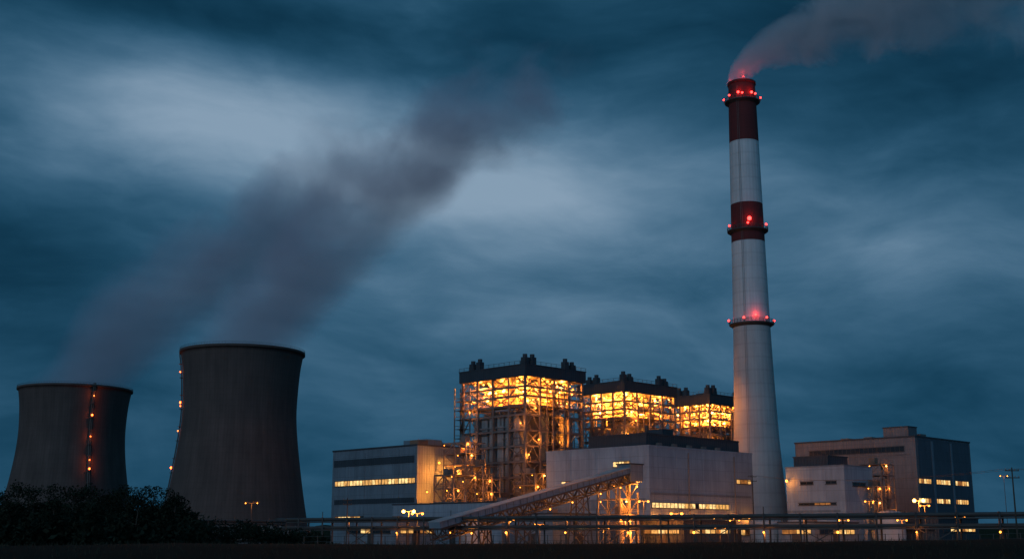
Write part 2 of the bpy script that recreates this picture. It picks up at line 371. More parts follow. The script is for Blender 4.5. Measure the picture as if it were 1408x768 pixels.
for i in range(1,4): s=T.Lx*i/4; T.fbox('R',s-.1,s+.1,0,H-.6,.003,.1,'clad_light')
for i in range(1,4): s=T.Ly*i/4; T.fbox('L',s-.1,s+.1,0,H-.6,.003,.1,'clad_light')
for i in range(4):
    s=T.Lx*(.12+.22*i); T.fbox('R',s,s+3.6,.0+.05,4.5,.003,.2,'clad_dark')
for k in range(5):
    q=5+k*7; b.box(q,q+1.8,.6,1.4,H+.45,H+1.3,'steel_grey')
b.cyl((3,3,H+4),(3,3,H+6),.5,'steel_dark',8); b.box(14,19,6,12,H+4,H+6,'roof_dark')
b.cyl((T.Lx*.35,-.35,3),(T.Lx*.35,-.35,H-1),.16,'steel_grey',8); b.cyl((T.Lx*.8,-.35,3),(T.Lx*.8,-.35,H-1),.16,'steel_grey',8)
T.done()
lb=MB()
for s in (2,10,19,28,38,46):
    if s<T.Lx: lb.beam((s,0,7.6),(s,-1,7.6),.06,'steel_dark'); lb.ball((s,-1.1,7.3),.22,'bulb_y'); plight(T.e,(s,-1.5,7),700)
lb.obj('wall_lamps',T.e)
# ---------------- right service building
R=Bld('warehouse_building',1258,600,395,(1093,610),(1333,610)); H=R.H; b=R.mb
b.box(0,R.Lx,0,R.Ly,0,H,'clad_brown'); b.box(-.2,R.Lx+.2,-.2,R.Ly+.2,H,H+.5,'roof_dark')
clad('clad_slate',(.065,.085,.11)); band(R,'R',1261,1331,601,705,1258,'clad_slate',.08)
for xx in(1283,1309):
    s=R.fr(xx,640)[0]; R.fbox('R',s-.7,s+.7,0,H-.8,.085,.2,'clad_grey')
st(R,'L',1112,1243,612,619,1258,lit=0)
R.mb.box(-.3,-.14,2,R.Ly-3,H-5.6,H-5.4,'steel_grey')
for (x0,x1) in((1263,1280),(1287,1306),(1313,1331)):
    for (y0,y1) in((659,665),(686,692)):
        f=R.fr; s0=f(x0,y0)[0]; s1=f(x1,y0)[0]; z1=f(1258,y0-2)[1]; z0=f(1258,y1-2)[1]
        k=int((s1-s0)/1.5); 
        for i in range(k):
            R.fbox('R',s0+i*(s1-s0)/k+.1,s0+(i+1)*(s1-s0)/k-.1,z0,z1,.083,.12,random.choice(['win_pale','win_warm','win_pale','win_dim']))
            R.fbox('R',s0+i*(s1-s0)/k-.07,s0+i*(s1-s0)/k+.07,z0-.1,z1+.1,.083,.18,'steel_dark')
pz=R.fl(1226,600)[0]
R.mb.box(2,8,pz-5,pz+4,H+.5,H+3.6,'clad_brown'); R.mb.box(1.8,8.2,pz-5.2,pz+4.2,H+3.6,H+3.9,'roof_dark')
for k in range(4): R.mb.box(R.Lx*.3,R.Lx*.4,4+k*9,7+k*9,H+.5,H+1.9,'steel_grey')
R.done(); 
# ---------------- small block by the chimney
Q=Bld('pump_house',1160,640,345,(1080,643),(1199,645)); H=Q.H; b=Q.mb
b.box(0,Q.Lx,0,Q.Ly,0,H,'clad_light'); b.box(-.15,Q.Lx+.15,-.15,Q.Ly+.15,H,H+.4,'clad_grey')
b.box(3,Q.Lx-2,Q.Ly*.35,Q.Ly-1,H+.4,H+3.2,'clad_dark'); b.box(2.8,Q.Lx-1.8,Q.Ly*.35-.2,Q.Ly-.8,H+3.2,H+3.5,'roof_dark')
st(Q,'L',1100,1118,660,664,1160,lit=.0); st(Q,'L',1135,1150,660,664,1160,lit=0); st(Q,'L',1098,1150,690,693,1160,lit=.4,mats=('win_dim',))
st(Q,'R',1172,1190,662,667,1160,lit=0); band(Q,'L',1083,1156,700,703,1160,'clad_grey')
Q.done(); lb=MB(); lb.beam((0,Q.Ly-1,H-3.5),(-1.2,Q.Ly-1,H-3.5),.07,'steel_dark'); lb.ball((-1.3,Q.Ly-1,H-3.7),.35,'bulb'); lb.obj('wall_lamp',Q.e); plight(Q.e,(-2,Q.Ly-1,H-4),700)
# ---------------- lattice process towers
def lattice(name,px,D,wx,wy,ztop,seed,lamps=True,rot=math.pi/4,e=600):
    rnd=random.Random(seed); c=W(px,735,D); E=empty(name,(c.x,D,0),rot); m=MB(); lb=MB()
    xs=[0,wx/2,wx]; ys=[0,wy/2,wy]
    for a in xs:
        for b_ in ys:
            if a==wx/2 and b_==wy/2: continue
            m.beam((a,b_,0),(a,b_,ztop-rnd.choice([0,0,2])),.18,'steel_grey')
    k=int(ztop/3.3)
    for i in range(1,k+1):
        z_=i*ztop/k
        for c_ in ys: m.beam((0,c_,z_),(wx,c_,z_),.13,'steel_grey')
        for c_ in xs: m.beam((c_,0,z_),(c_,wy,z_),.13,'steel_grey')
        if rnd.random()<.8: m.box(.2,wx-.2,.2,wy-.2,z_+.14,z_+.22,'steel_dark'); railing(m,(0,0,z_+.2),(wx,0,z_+.2)); railing(m,(0,0,z_+.2),(0,wy,z_+.2))
        z0=(i-1)*ztop/k
        for (p,q) in (((0,0),(wx/2,0)),((wx/2,0),(wx,0)),((0,0),(0,wy/2)),((0,wy/2),(0,wy))):
            if rnd.random()<.5: p,q=q,p
            m.beam((*p,z0),(*q,z_),.1,'steel_grey')
        if rnd.random()<.8: a=rnd.uniform(.5,wx-2.5); b_=rnd.uniform(.5,wy-2.5); m.box(a,a+2,b_,b_+2,z_+.25,z_+2,rnd.choice(['rust','clad_boiler','steel_grey']))
        if rnd.random()<.7: a=rnd.uniform(.5,wx-.5); m.cyl((a,.8,0),(a,.8,z_),.3,rnd.choice(['steel_tan','steel_grey']),8)
        if lamps and (rnd.random()<.75 or i==1):
            s=rnd.uniform(0,wx); lb.ball((s,-.3,z_-.6),rnd.choice([.14,.2,.3]),rnd.choice(['bulb','bulb','bulb_y'])); plight(E,(s,-.8,z_-.8),e)
            s=rnd.uniform(0,wy); lb.ball((-.3,s,z_-.6),.15,'bulb'); 
            if rnd.random()<.6: plight(E,(wx*.5,wy*.5,z_-1.2),e)
    m.obj('steel_frame',E)
    if lamps: lb.obj('lamps',E)
    return E
lattice('process_tower',640,368,8,10,W(640,607,368).z,3,e=800)
lattice('process_tower',622,352,9,8,W(622,652,352).z,4,e=650)
lattice('process_tower',664,360,7,9,W(664,640,360).z,14,e=600)
lattice('process_tower',1217,372,8,8,W(1217,637,372).z,6,e=420)
lattice('process_tower',1204,352,5,5,W(1200,668,352).z,16,e=300)
lattice('transfer_tower',853,298,7,7,W(853,664,298).z,8,e=1700)
lattice('process_tower',736,372,7,9,W(736,650,372).z,18,e=700)
# ---------------- conveyor
P2=W(864,649,300); P1=W(598,726,246); C=empty('conveyor_gallery',(0,0,0)); m=MB()
d=(P2-P1); L=d.length; dn=d.normalized(); side=dn.cross(Vector((0,0,1))).normalized(); up=side.cross(dn).normalized(); N=30
def cvp(t,s,u): return P1+d*t+side*s+up*u
m.beam(cvp(0,0,.65),cvp(1,0,.65),1.5,'clad_light',.6); m.beam(cvp(0,0,1.33),cvp(1.01,0,1.33),1.75,'steel_pale',.08)
for s in(-1.6,1.6):
    m.beam(cvp(0,s,-2.3),cvp(1,s,-2.3),.16,'steel_dark'); m.beam(cvp(0,s,-.12),cvp(1,s,-.12),.18,'steel_dark')
    for i in range(N):
        a,b_=(i/N,(i+1)/N); m.beam(cvp(a,s,-2.3 if i%2 else -.1),cvp(b_,s,-.1 if i%2 else -2.3),.12,'steel_dark'); m.beam(cvp(a,s,-2.3),cvp(a,s,-.1),.09,'steel_dark')
for i in range(N+1): m.beam(cvp(i/N,-1.6,-2.3),cvp(i/N,1.6,-2.3),.09,'steel_dark')
for i in range(1,N): m.beam(cvp(i/N,1.52,.05),cvp(i/N,1.52,1.25),.06,'steel_grey')
for t,sp_ in((.2,1.6),(.42,2),(.7,2.4)):
    q=cvp(t,0,-2.4)
    for s in(-1,1):
        for s2 in(-1,1): m.beam(cvp(t,1.6*s,-2.4)+dn*(.8*s2),Vector((q.x,q.y,0))+side*(sp_*s)+Vector((dn.x,dn.y,0))*(1.6*s2),.16,'steel_dark')
    k=max(1,int(q.z/3))
    for i in range(k):
        a=i/k;bb=(i+1)/k
        for s2 in(-1,1):
            lo=Vector((q.x,q.y,q.z*a)); hi=Vector((q.x,q.y,q.z*bb)); o=Vector((dn.x,dn.y,0))*(1.6*s2)
            m.beam(lo+side*2+o,hi-side*2+o*.8,.09,'steel_dark'); m.beam(lo-side*2+o,hi+side*2+o*.8,.09,'steel_dark')
m.obj('truss_and_gallery',C)
hh=MB(); q=P2+dn*.8; hh.box(-2.4,2.4,-2.2,2.2,-2.4,1.7,'clad_grey'); hh.box(-2.6,2.6,-2.4,2.4,1.7,2.0,'roof_dark'); hh.box(-2.43,-2.4,-1.5,1.5,-.4,.6,'win_dim')
o=hh.obj('head_house',C); o.location=q; o.rotation_euler=(0,0,math.pi/4)
lb=MB()
for t in(.12,.3,.5,.62,.78,.9):
    p=cvp(t,2.0,-2.6); lb.ball(p,.16,'bulb'); lb.beam(p,cvp(t,1.6,-2.3),.05,'steel_dark'); plight(C,tuple(p-Vector((0,0,.4))),600)
lb.obj('gallery_lamps',C)
# ---------------- smokestack
CD=450.; cx=W(1021,150,CD).x
def zc(py,D=CD,px=1030): return W(px,py,D).z
def conc(name,col,pan=4.0,streak=.6,n_ang=0):
    m=bpy.data.materials.new(name); m.use_nodes=True; n=NT(m.node_tree); b=n.n['Principled BSDF']
    tc=n.new('ShaderNodeTexCoord'); x,y,z=n.sep(tc.outputs['Object']); a=n.m('ARCTAN2',y,x)
    f=n.noise(n.comb(n.m('MULTIPLY',a,9.0),n.m('MULTIPLY',z,.03),0.0),1.0,7,.65)
    g=n.noise(tc.outputs['Object'],.07,6,.6)
    rg=n.m('SINE',n.m('MULTIPLY',z,3.1416/pan)); rg=n.m('POWER',n.m('ABSOLUTE',rg),40.0)
    c=n.mixc(1.0,n.ramp(f,[(.25,[q*streak for q in col]),(.65,col)]),n.ramp(g,[(.3,(.75,.75,.75)),(.7,(1,1,1))]),'MULTIPLY')
    c=n.mixc(n.m('MULTIPLY',rg,.2),c,[q*.4 for q in col])
    if n_ang:
        rr=n.m('POWER',n.m('ABSOLUTE',n.m('SINE',n.m('MULTIPLY',a,n_ang))),10.0)
        c=n.mixc(n.m('MULTIPLY',rr,.22),c,[q*.3 for q in col])
    n.l.new(c,b.inputs['Base Color']); b.inputs['Roughness'].default_value=.85
    MATS[name]=m
conc('stack_white',(.64,.64,.64),5,.76); conc('stack_red',(.12,.014,.014),5,.7); conc('stack_grey',(.44,.44,.44),5,.76)
conc('tower_concrete',(.108,.074,.064),3.2,.55,60)
ch=empty('smokestack',(cx,CD,0)); 
prof=[(700,10.2),(650,9.2),(600,8.3),(520,7.45),(440,6.85),(310,6.25),(150,5.45),(118,5.2)]
ztop=zc(118,px=1019); zp=[(0,11.2)]+[(zc(a),r) for a,r in prof]
def crad(z):
    for (a,ra),(b_,rb) in zip(zp,zp[1:]):
        if z<=b_: return ra+(rb-ra)*(z-a)/(b_-a)
    return zp[-1][1]
bands=[(0,zc(447),'stack_grey'),(zc(447),zc(334),'stack_white'),(zc(334),zc(282),'stack_red'),(zc(282),zc(197),'stack_white'),(zc(197),ztop,'stack_red')]
m=MB()
for a,b_,mt in bands:
    k=max(2,int((b_-a)/6)); m.lathe([(crad(a+(b_-a)*i/k),a+(b_-a)*i/k) for i in range(k+1)],mt,72)
r=crad(ztop); m.lathe([(r,ztop),(r+.35,ztop),(r+.35,ztop+1),(r-.7,ztop+1),(r-.7,ztop-25)],'stack_red',72)
m.obj('shaft',ch,True)
RED=(1,.04,.03)
bl=MB(); lb=MB()
for py,kk in((141,8),(318,6),(446,6)):
    z_=zc(py); r=crad(z_); 
    bl.lathe([(r-.05,z_-1.3),(r+1.5,z_-.3),(r+1.5,z_+.1),(r-.05,z_+.1)],'steel_dark',36)
    for j in range(36):
        a=6.2832*j/36; a2=6.2832*(j+1)/36; p=Vector((math.cos(a)*(r+1.45),math.sin(a)*(r+1.45),z_)); q=Vector((math.cos(a2)*(r+1.45),math.sin(a2)*(r+1.45),z_))
        bl.beam(p,p+Vector((0,0,1.3)),.07,'steel_dark'); bl.beam(p+Vector((0,0,1.3)),q+Vector((0,0,1.3)),.07,'steel_dark'); bl.beam(p+Vector((0,0,.7)),q+Vector((0,0,.7)),.05,'steel_dark')
    for j in range(kk):
        a=6.2832*(j+.5)/kk+math.radians(-90 if kk==6 else -78)+(.35 if py==318 else 0); p=(math.cos(a)*(r+1.7),math.sin(a)*(r+1.7),z_+1.5)
        lb.ball(p,.4,'bulb_red',10,6); bl.beam((p[0],p[1],z_),(p[0],p[1],z_+1.2),.1,'steel_dark')
        plight(ch,p,300,RED,.4)
for py,dx,rr in((306,-.5,.8),(133,-2.5,.5),(133,2.8,.5),(437,.2,.45)):
    z_=zc(py); r=crad(z_); p=(dx,-math.sqrt(r*r-dx*dx)-.5,z_); lb.ball(p,rr,'bulb_red',12,8); bl.beam((p[0],p[1]+1,p[2]),p,.2,'steel_dark'); plight(ch,(p[0],p[1]-1.2,p[2]),340,RED,.5)
for j in range(3):
    r=crad(ztop); a=.5+j*2.09; p=(math.cos(a)*r,math.sin(a)*r,ztop+1.8); lb.ball(p,.2,'bulb_red'); bl.beam((p[0],p[1],ztop+1),p,.08,'steel_dark'); plight(ch,(p[0],p[1],ztop+2.6),420,RED,.5)
a=math.radians(-120); z_=3
while z_<ztop-3:
    r=crad(z_)+.35; r2=crad(z_+4)+.35; c_,s_=math.cos(a),math.sin(a)
    for o_ in(-.3,.3): bl.beam((c_*r-s_*o_,s_*r+c_*o_,z_),(c_*r2-s_*o_,s_*r2+c_*o_,z_+4),.04,'steel_grey')
    z_+=4
bl.obj('balconies',ch); lb.obj('warning_lights',ch)
# ---------------- cooling towers
def ctower(px,D,tab,ladphi,lampys,pxl):
    yt=tab[0][0]; cxx=W(px,yt,D).x; E=empty('cooling_tower',(cxx,D,0))
    pts=[]
    for py,rp in tab:
        z_=W(px,py,D).z; dep=D*cp+(z_-H0)*sp; r=rp/F*dep; r=r/math.sqrt(1+(r/D)**2)
        pts.append((z_,r))
    pts=sorted(pts); 
    zs=[p[0] for p in pts]
    def rad(z_):
        import bisect
        i=max(1,min(len(pts)-1,bisect.bisect(zs,z_))); p1,p2=pts[i-1],pts[i]; p0=pts[max(0,i-2)]; p3=pts[min(len(pts)-1,i+1)]
        t=(z_-p1[0])/(p2[0]-p1[0]); m1=(p2[1]-p0[1])/(p2[0]-p0[0])*(p2[0]-p1[0]); m2=(p3[1]-p1[1])/(p3[0]-p1[0])*(p2[0]-p1[0])
        return (2*t**3-3*t*t+1)*p1[1]+(t**3-2*t*t+t)*m1+(-2*t**3+3*t*t)*p2[1]+(t**3-t*t)*m2
    zt=pts[-1][0]; z0=7; k=44; m=MB()
    out=[(rad(z0+(zt-z0)*i/k),z0+(zt-z0)*i/k) for i in range(k+1)]
    rt=out[-1][0]
    m.lathe(out+[(rt+1.1,zt),(rt+1.1,zt+1.5),(rt-.6,zt+1.5)],'tower_concrete',160)
    m.lathe([(rt-.6,zt+1.5)]+[(r-.9,z_) for r,z_ in reversed(out)]+[(out[0][0],z0)],'tower_concrete',160)
    m.obj('shell',E,True)
    g=MB(); rb=out[0][0]
    for j in range(44):
        a=6.2832*j/44; a2=6.2832*(j+.5)/44; a3=6.2832*(j+1)/44
        for q in(a,a3): g.beam(((rb+3)*math.cos(a2),(rb+3)*math.sin(a2),0),(rb*math.cos(q),rb*math.sin(q),z0+.3),.45,'concrete')
    g.lathe([(rb+5,0),(rb+5,1.2),(rb+4.4,1.2),(rb+4.4,0)],'concrete',80); g.lathe([(rb-4,0),(rb-4,z0+2)],'roof_dark',60)
    g.obj('base_columns',E)
    ld=MB(); c_,s_=math.cos(ladphi),math.sin(ladphi); z_=z0
    while z_<zt+1:
        r=rad(min(z_,zt))+.7; r2=rad(min(zt,z_+2))+.7
        for o_ in(-.55,.55):
            ld.beam((c_*r-s_*o_,s_*r+c_*o_,z_),(c_*r2-s_*o_,s_*r2+c_*o_,z_+2),.2,'steel_dark'); ld.beam((c_*(r+.9)-s_*o_,s_*(r+.9)+c_*o_,z_),(c_*(r2+.9)-s_*o_,s_*(r2+.9)+c_*o_,z_+2),.18,'steel_dark')
        ld.beam((c_*r-s_*.6,s_*r+c_*.6,z_),(c_*r+s_*.6,s_*r-c_*.6,z_),.08,'steel_dark')
        if int(z_)%9<2: ld.box(c_*(r+.4)-1.3,c_*(r+.4)+1.3,s_*(r+.4)-1.3,s_*(r+.4)+1.3,z_-.15,z_+.15,'steel_dark')
        z_+=2
    for i,py in enumerate(lampys):
        z_=W(pxl,py,D-20).z; r=rad(min(z_,zt))+2.2; ld.ball((c_*r,s_*r,z_),.7 if i%3==1 else .4,'bulb_amber',10,6); plight(E,(c_*(r+.8),s_*(r+.8),z_),700,(1,.17,.04),.5)
    for j in range(120):
        a=6.2832*j/120; a2=6.2832*(j+1)/120; R_=rt+.9
        p=Vector((R_*math.cos(a),R_*math.sin(a),zt+1.5)); q=Vector((R_*math.cos(a2),R_*math.sin(a2),zt+1.5)); 
        ld.beam(p,p+Vector((0,0,1.1)),.06,'steel_dark'); ld.beam(p+Vector((0,0,1.1)),q+Vector((0,0,1.1)),.06,'steel_dark')
    ld.obj('ladder_and_lamps',E)
    return E,cxx,zt,rt
E2,x2,zt2,rt2=ctower(334,690,[(488,82),(508,79),(540,77),(570,76.5),(600,79),(640,84.5),(680,91),(717,98),(732,101)],math.radians(183),(505,548,553,588,640),252)
E1,x1,zt1,rt1=ctower(104,853,[(538,73.5),(555,71),(580,69.5),(600,69.5),(625,71.5),(650,75),(672,79),(720,90),(732,92)],math.radians(-52),(546,572,601,633,645),146)
# ---------------- volumes
def volmat(name,build,dens,col,aniso=.2,step=1.0):
    m=bpy.data.materials.new(name); m.use_nodes=True; n=NT(m.node_tree); n.n.clear()
    tc=n.new('ShaderNodeTexCoord'); fac=build(n,tc.outputs['Object'])
    v=n.new('ShaderNodeVolumePrincipled'); v.inputs['Color'].default_value=(*col,1); v.inputs['Anisotropy'].default_value=aniso
    n.l.new(n.m('MULTIPLY',fac,dens),v.inputs['Density'])
    o=n.new('ShaderNodeOutputMaterial'); n.l.new(v.outputs[0],o.inputs['Volume'])
    try: m.cycles.volume_step_rate=step
    except Exception: pass
    MATS[name]=m
def steam(name,loc,a,b,R0,Rg,ztop,dens,col,seed,z0=-3):
    def build(n,P):
        x,y,z=n.sep(P); zz=n.m('MAXIMUM',z,0.0)
        cxn=n.m('ADD',n.m('MULTIPLY',zz,a),n.m('MULTIPLY',n.m('MULTIPLY',zz,zz),b))
        o=n.new('ShaderNodeVectorMath',operation='ADD'); n.l.new(P,o.inputs[0]); o.inputs[1].default_value=(seed*31,seed*17,seed)
        big=n.m('SUBTRACT',n.noise(o.outputs[0],.011,2,.5),.5); nz=n.noise(o.outputs[0],.020,6,.58,.5)
        dx=n.m('ADD',n.m('SUBTRACT',x,cxn),n.m('MULTIPLY',n.m('MULTIPLY',big,zz),.6)); R=n.m('ADD',n.m('MULTIPLY',zz,Rg),R0)
        d=n.m('DIVIDE',n.m('ADD',n.m('MULTIPLY',dx,dx),n.m('MULTIPLY',y,y)),n.m('MULTIPLY',R,R))
        age=n.m('DIVIDE',zz,ztop)
        f=n.m('SUBTRACT',n.m('ADD',1.0,n.m('MULTIPLY',n.m('SUBTRACT',nz,.5),n.m('ADD',n.m('MULTIPLY',age,4.5),.9))),d)
        f=n.m('SUBTRACT',f,n.m('MULTIPLY',n.m('POWER',age,4.0),.9))
        f=n.m('MULTIPLY',f,1.0,clamp=True)
        return n.m('MULTIPLY',f,n.m('SUBTRACT',1.0,n.m('MULTIPLY',age,.4)))
    volmat(name+'_vol',build,dens,col,-.3,.6)
    m=MB(); k=14; nn=20; vs=[];fs=[]
    for i in range(k+1):
        z_=z0+(ztop*1.05-z0)*i/k; zq=max(0,z_); c_=a*zq+b*zq*zq; R=(R0+Rg*zq)*(1.0+.4*min(1,zq/30))+zq*.06
        if i==0: R=R0*.98
        for j in range(nn): t=6.2832*j/nn; vs.append((c_+R*math.cos(t),R*math.sin(t),z_))
    for i in range(k):
        for j in range(nn): fs.append((i*nn+j,i*nn+(j+1)%nn,(i+1)*nn+(j+1)%nn,(i+1)*nn+j))
    fs.append(tuple(range(nn-1,-1,-1))); fs.append(tuple(range(k*nn,k*nn+nn)))
    m.add(vs,fs,name+'_vol'); return m.obj(name,None,False,loc)
steam('steam_plume',(x2,690,zt2),.56,.0025,rt2-2,.22,170,.030,(.86,.70,.80),2)
steam('steam_plume',(x1,853,zt1),.80,.0022,rt1-2,.24,205,.023,(.86,.70,.80),5)
def smoke_build(n,P):
    x,y,z=n.sep(P); xs_=n.m('MAXIMUM',n.m('ADD',x,5.0),0.0)
    zc_=n.m('MULTIPLY',n.m('POWER',xs_,.6),3.0)
    nz=n.noise(P,.06,6,.58,.6)
    R=n.m('ADD',n.m('MULTIPLY',xs_,.2),5.0)
    dz=n.m('MULTIPLY',n.m('SUBTRACT',z,zc_),.85)
    d=n.m('DIVIDE',n.m('ADD',n.m('MULTIPLY',dz,dz),n.m('MULTIPLY',y,y)),n.m('MULTIPLY',R,R))
    age=n.m('DIVIDE',xs_,150.0)
    f=n.m('SUBTRACT',n.m('ADD',1.0,n.m('MULTIPLY',n.m('SUBTRACT',nz,.5),n.m('ADD',n.m('MULTIPLY',age,4.5),1.8))),d)
    f=n.m('MULTIPLY',f,1.2,clamp=True)
    f=n.m('MULTIPLY',f,n.m('GREATER_THAN',n.m('ADD',x,5.0),0.0))
    return n.m('MULTIPLY',f,n.m('MAXIMUM',n.m('SUBTRACT',1.0,n.m('MULTIPLY',age,1.5)),.12))
volmat('smoke_vol',smoke_build,.13,(.86,.88,.93),-.35,.5)
m=MB(); k=16; nn=16; vs=[];fs=[]
for i in range(k+1):
    xx=-5+155*(i/k)**1.3; z_=3.0*max(0,xx+5)**.6; R=(6.5+.23*(xx+5))*1.5
    for j in range(nn):
        t=-6.2832*j/nn; zz=z_+R*math.cos(t)*1.2; vs.append((xx,R*math.sin(t) if xx>4 else R*.55*math.sin(t),max(1.2+.001*j,zz)))
for i in range(k):
    for j in range(nn): fs.append((i*nn+j,i*nn+(j+1)%nn,(i+1)*nn+(j+1)%nn,(i+1)*nn+j))
fs.append(tuple(range(nn-1,-1,-1))); fs.append(tuple(range(k*nn,k*nn+nn)))
m.add(vs,fs,'smoke_vol'); m.obj('smoke_plume',None,False,(cx,CD,ztop))
# ---------------- ground
gm=bpy.data.materials.new('ground_grass'); gm.use_nodes=True; n=NT(gm.node_tree); b=n.n['Principled BSDF']
tc=n.new('ShaderNodeTexCoord'); f=n.noise(tc.outputs['Object'],.08,8,.65); f2=n.noise(tc.outputs['Object'],2.0,4,.6)
c=n.mixc(f2,n.ramp(f,[(.35,(.008,.010,.006)),(.65,(.024,.022,.014))]),(.004,.005,.003)); n.l.new(c,b.inputs['Base Color']); b.inputs['Roughness'].default_value=1; b.inputs['Specular IOR Level'].default_value=.05
MATS['ground_grass']=gm
def gh(x,y):
    top=1.75+.35*max(0,min(1,(x+10)/50)); z_=top*math.exp(-((y-100)/26)**2)
    return z_*(1+.12*mnoise.noise(Vector((x*.06,y*.06,0))))+ (.12*mnoise.noise(Vector((x*.3,y*.3,3))) if 60<y<150 else 0)
xs=[-5000,-2500,-1200,-600,-300,-160]+[-100+4*i for i in range(51)]+[160,300,600,1200,2500,5000]
ys=[-400,-100,-20,0,15,30,45]+[55+4*i for i in range(26)]+[170,200,260,350,500,800,1500,3000,7000]
m=MB(); nx=len(xs); vs=[(x_,y_,gh(x_,y_) if abs(x_)<300 else 0) for y_ in ys for x_ in xs]
fs=[(j*nx+i,j*nx+i+1,(j+1)*nx+i+1,(j+1)*nx+i) for j in range(len(ys)-1) for i in range(nx-1)]
m.add(vs,fs,'ground_grass'); m.obj('ground',None,True)
m=MB(); m.box(-90,190,262,480,.0,.06,'asphalt'); m.obj('yard_pavement')
simple('dry_grass',(.03,.03,.018),1,0,.4,1.0); m=MB()
for i in range(5200):
    y_=random.uniform(70,122); x_=random.uniform(-.5,.5)*y_; z_=gh(x_,y_)-.03; h=random.uniform(.12,.42); a=random.uniform(0,6.28); w_=.03; lx=random.uniform(-.15,.15)
    m.add([(x_-w_*math.cos(a),y_-w_*math.sin(a),z_),(x_+w_*math.cos(a),y_+w_*math.sin(a),z_),(x_+lx,y_,z_+h)],[(0,1,2)],'dry_grass')
m.obj('grass')
# ---------------- trees
simple('leaf',(.018,.024,.016),.95,0,.5,.8); simple('bark',(.05,.04,.03),.95)
MATS['leaf'].node_tree.nodes['Principled BSDF'].inputs['Specular IOR Level'].default_value=.02
def leafy(m,c,r,k,sz,rnd):
    for _ in range(k):
        v=Vector((rnd.gauss(0,1),rnd.gauss(0,1),rnd.gauss(0,1))).normalized()*r*(rnd.random()**.45)
        p=c+Vector((v.x,v.y,v.z*.8)); a=Vector((rnd.gauss(0,1),rnd.gauss(0,1),rnd.gauss(0,1))).normalized(); bb=a.cross(Vector((rnd.gauss(0,1),rnd.gauss(0,1),rnd.gauss(0,1)))).normalized(); s=sz*rnd.uniform(.5,1.3)
        m.add([tuple(p-a*s),tuple(p+bb*s*.5),tuple(p+a*s),tuple(p-bb*s*.5)],[(0,1,2,3)],'leaf')
def tree(m,x_,y_,h,rnd,n_=13,dens=130):
    base=Vector((x_,y_,0)); tip=base+Vector((rnd.uniform(-.5,.5),0,h*.85)); m.cyl(base,base.lerp(tip,.5),h*.022,'bark',7,h*.015); m.cyl(base.lerp(tip,.5),tip,h*.015,'bark',6,.03)
    for i in range(n_):
        t=1.0 if i==0 else rnd.uniform(.22,1.0); sp_=h*.28*(1.15-t*.75)*(.4 if i==0 else 1); a=rnd.uniform(0,6.28); q=base.lerp(tip,t*.9); c=base+Vector((math.cos(a)*sp_*rnd.uniform(.4,1.1),math.sin(a)*sp_*rnd.uniform(.4,1.1),h*(t*.86+.04)))
        m.cyl(q,c,h*.007,'bark',5,.02); leafy(m,c,h*rnd.uniform(.10,.16),dens,.17,rnd)
    leafy(m,base+Vector((0,0,h*.38)),h*.34,280,.5,rnd)
m=MB(); rnd=random.Random(11)
for px,top,D in [(-45,672,150),(-15,668,165),(5,680,140),(28,667,158),(52,672,150),(78,668,165),(98,673,142),(120,671,158),(142,677,150),(158,676,165),(172,671,148),(186,672,158),(200,671,150),(214,672,155),(228,674,160),(240,680,146),(250,690,150),(262,704,150),(20,690,130),(70,690,130),(130,694,128),(185,688,130),(228,696,132)]:
    p=W(px,top,D); tree(m,p.x,D,p.z*1.06,rnd)
for px in range(-60,272,7):
    D=rnd.uniform(128,150); p=W(px,rnd.uniform(702,716),D); leafy(m,Vector((p.x,D,p.z*.5)),p.z*.6,170,.32,rnd)
for px in range(-60,248,8):
    D=rnd.uniform(160,175); p=W(px,rnd.uniform(684,698),D); leafy(m,Vector((p.x,D,p.z*.5)),p.z*.58,190,.5,rnd)
m.obj('tree_line')
m=MB()
for px,top,D in [(275,710,160),(290,714,150),(305,710,165),(322,714,158),(338,712,165),(352,717,155),(368,715,160),(385,720,158),(402,722,160),(420,725,165),(440,727,160)]:
    p=W(px,top,D)
    for k in range(5): leafy(m,Vector((p.x+rnd.uniform(-1.2,1.2),D+rnd.uniform(-1,1),p.z*rnd.uniform(.3,.74))),p.z*.36,150,.2,rnd)
    m.cyl((p.x,D,0),(p.x,D,p.z*.6),.06,'bark',5)
m.obj('hedge')
m=MB(); vs=[];fs=[]; N_=700
for i in range(N_):
    a=math.radians(-50+100*i/(N_-1)); R_=1500; h=13+5*mnoise.noise(Vector((i*.05,0,0)))+4*mnoise.noise(Vector((i*.35,5,0)))+2*mnoise.noise(Vector((i*1.1,9,0)))
    for (q,hz) in((R_-25,0),(R_,h),(R_+60,h*.9),(R_+90,0)): vs.append((q*math.sin(a),q*math.cos(a),hz))
for i in range(N_-1):
    for j in range(3): fs.append((i*4+j,(i+1)*4+j,(i+1)*4+j+1,i*4+j+1))
m.add(vs,fs,'leaf'); m.obj('hills')
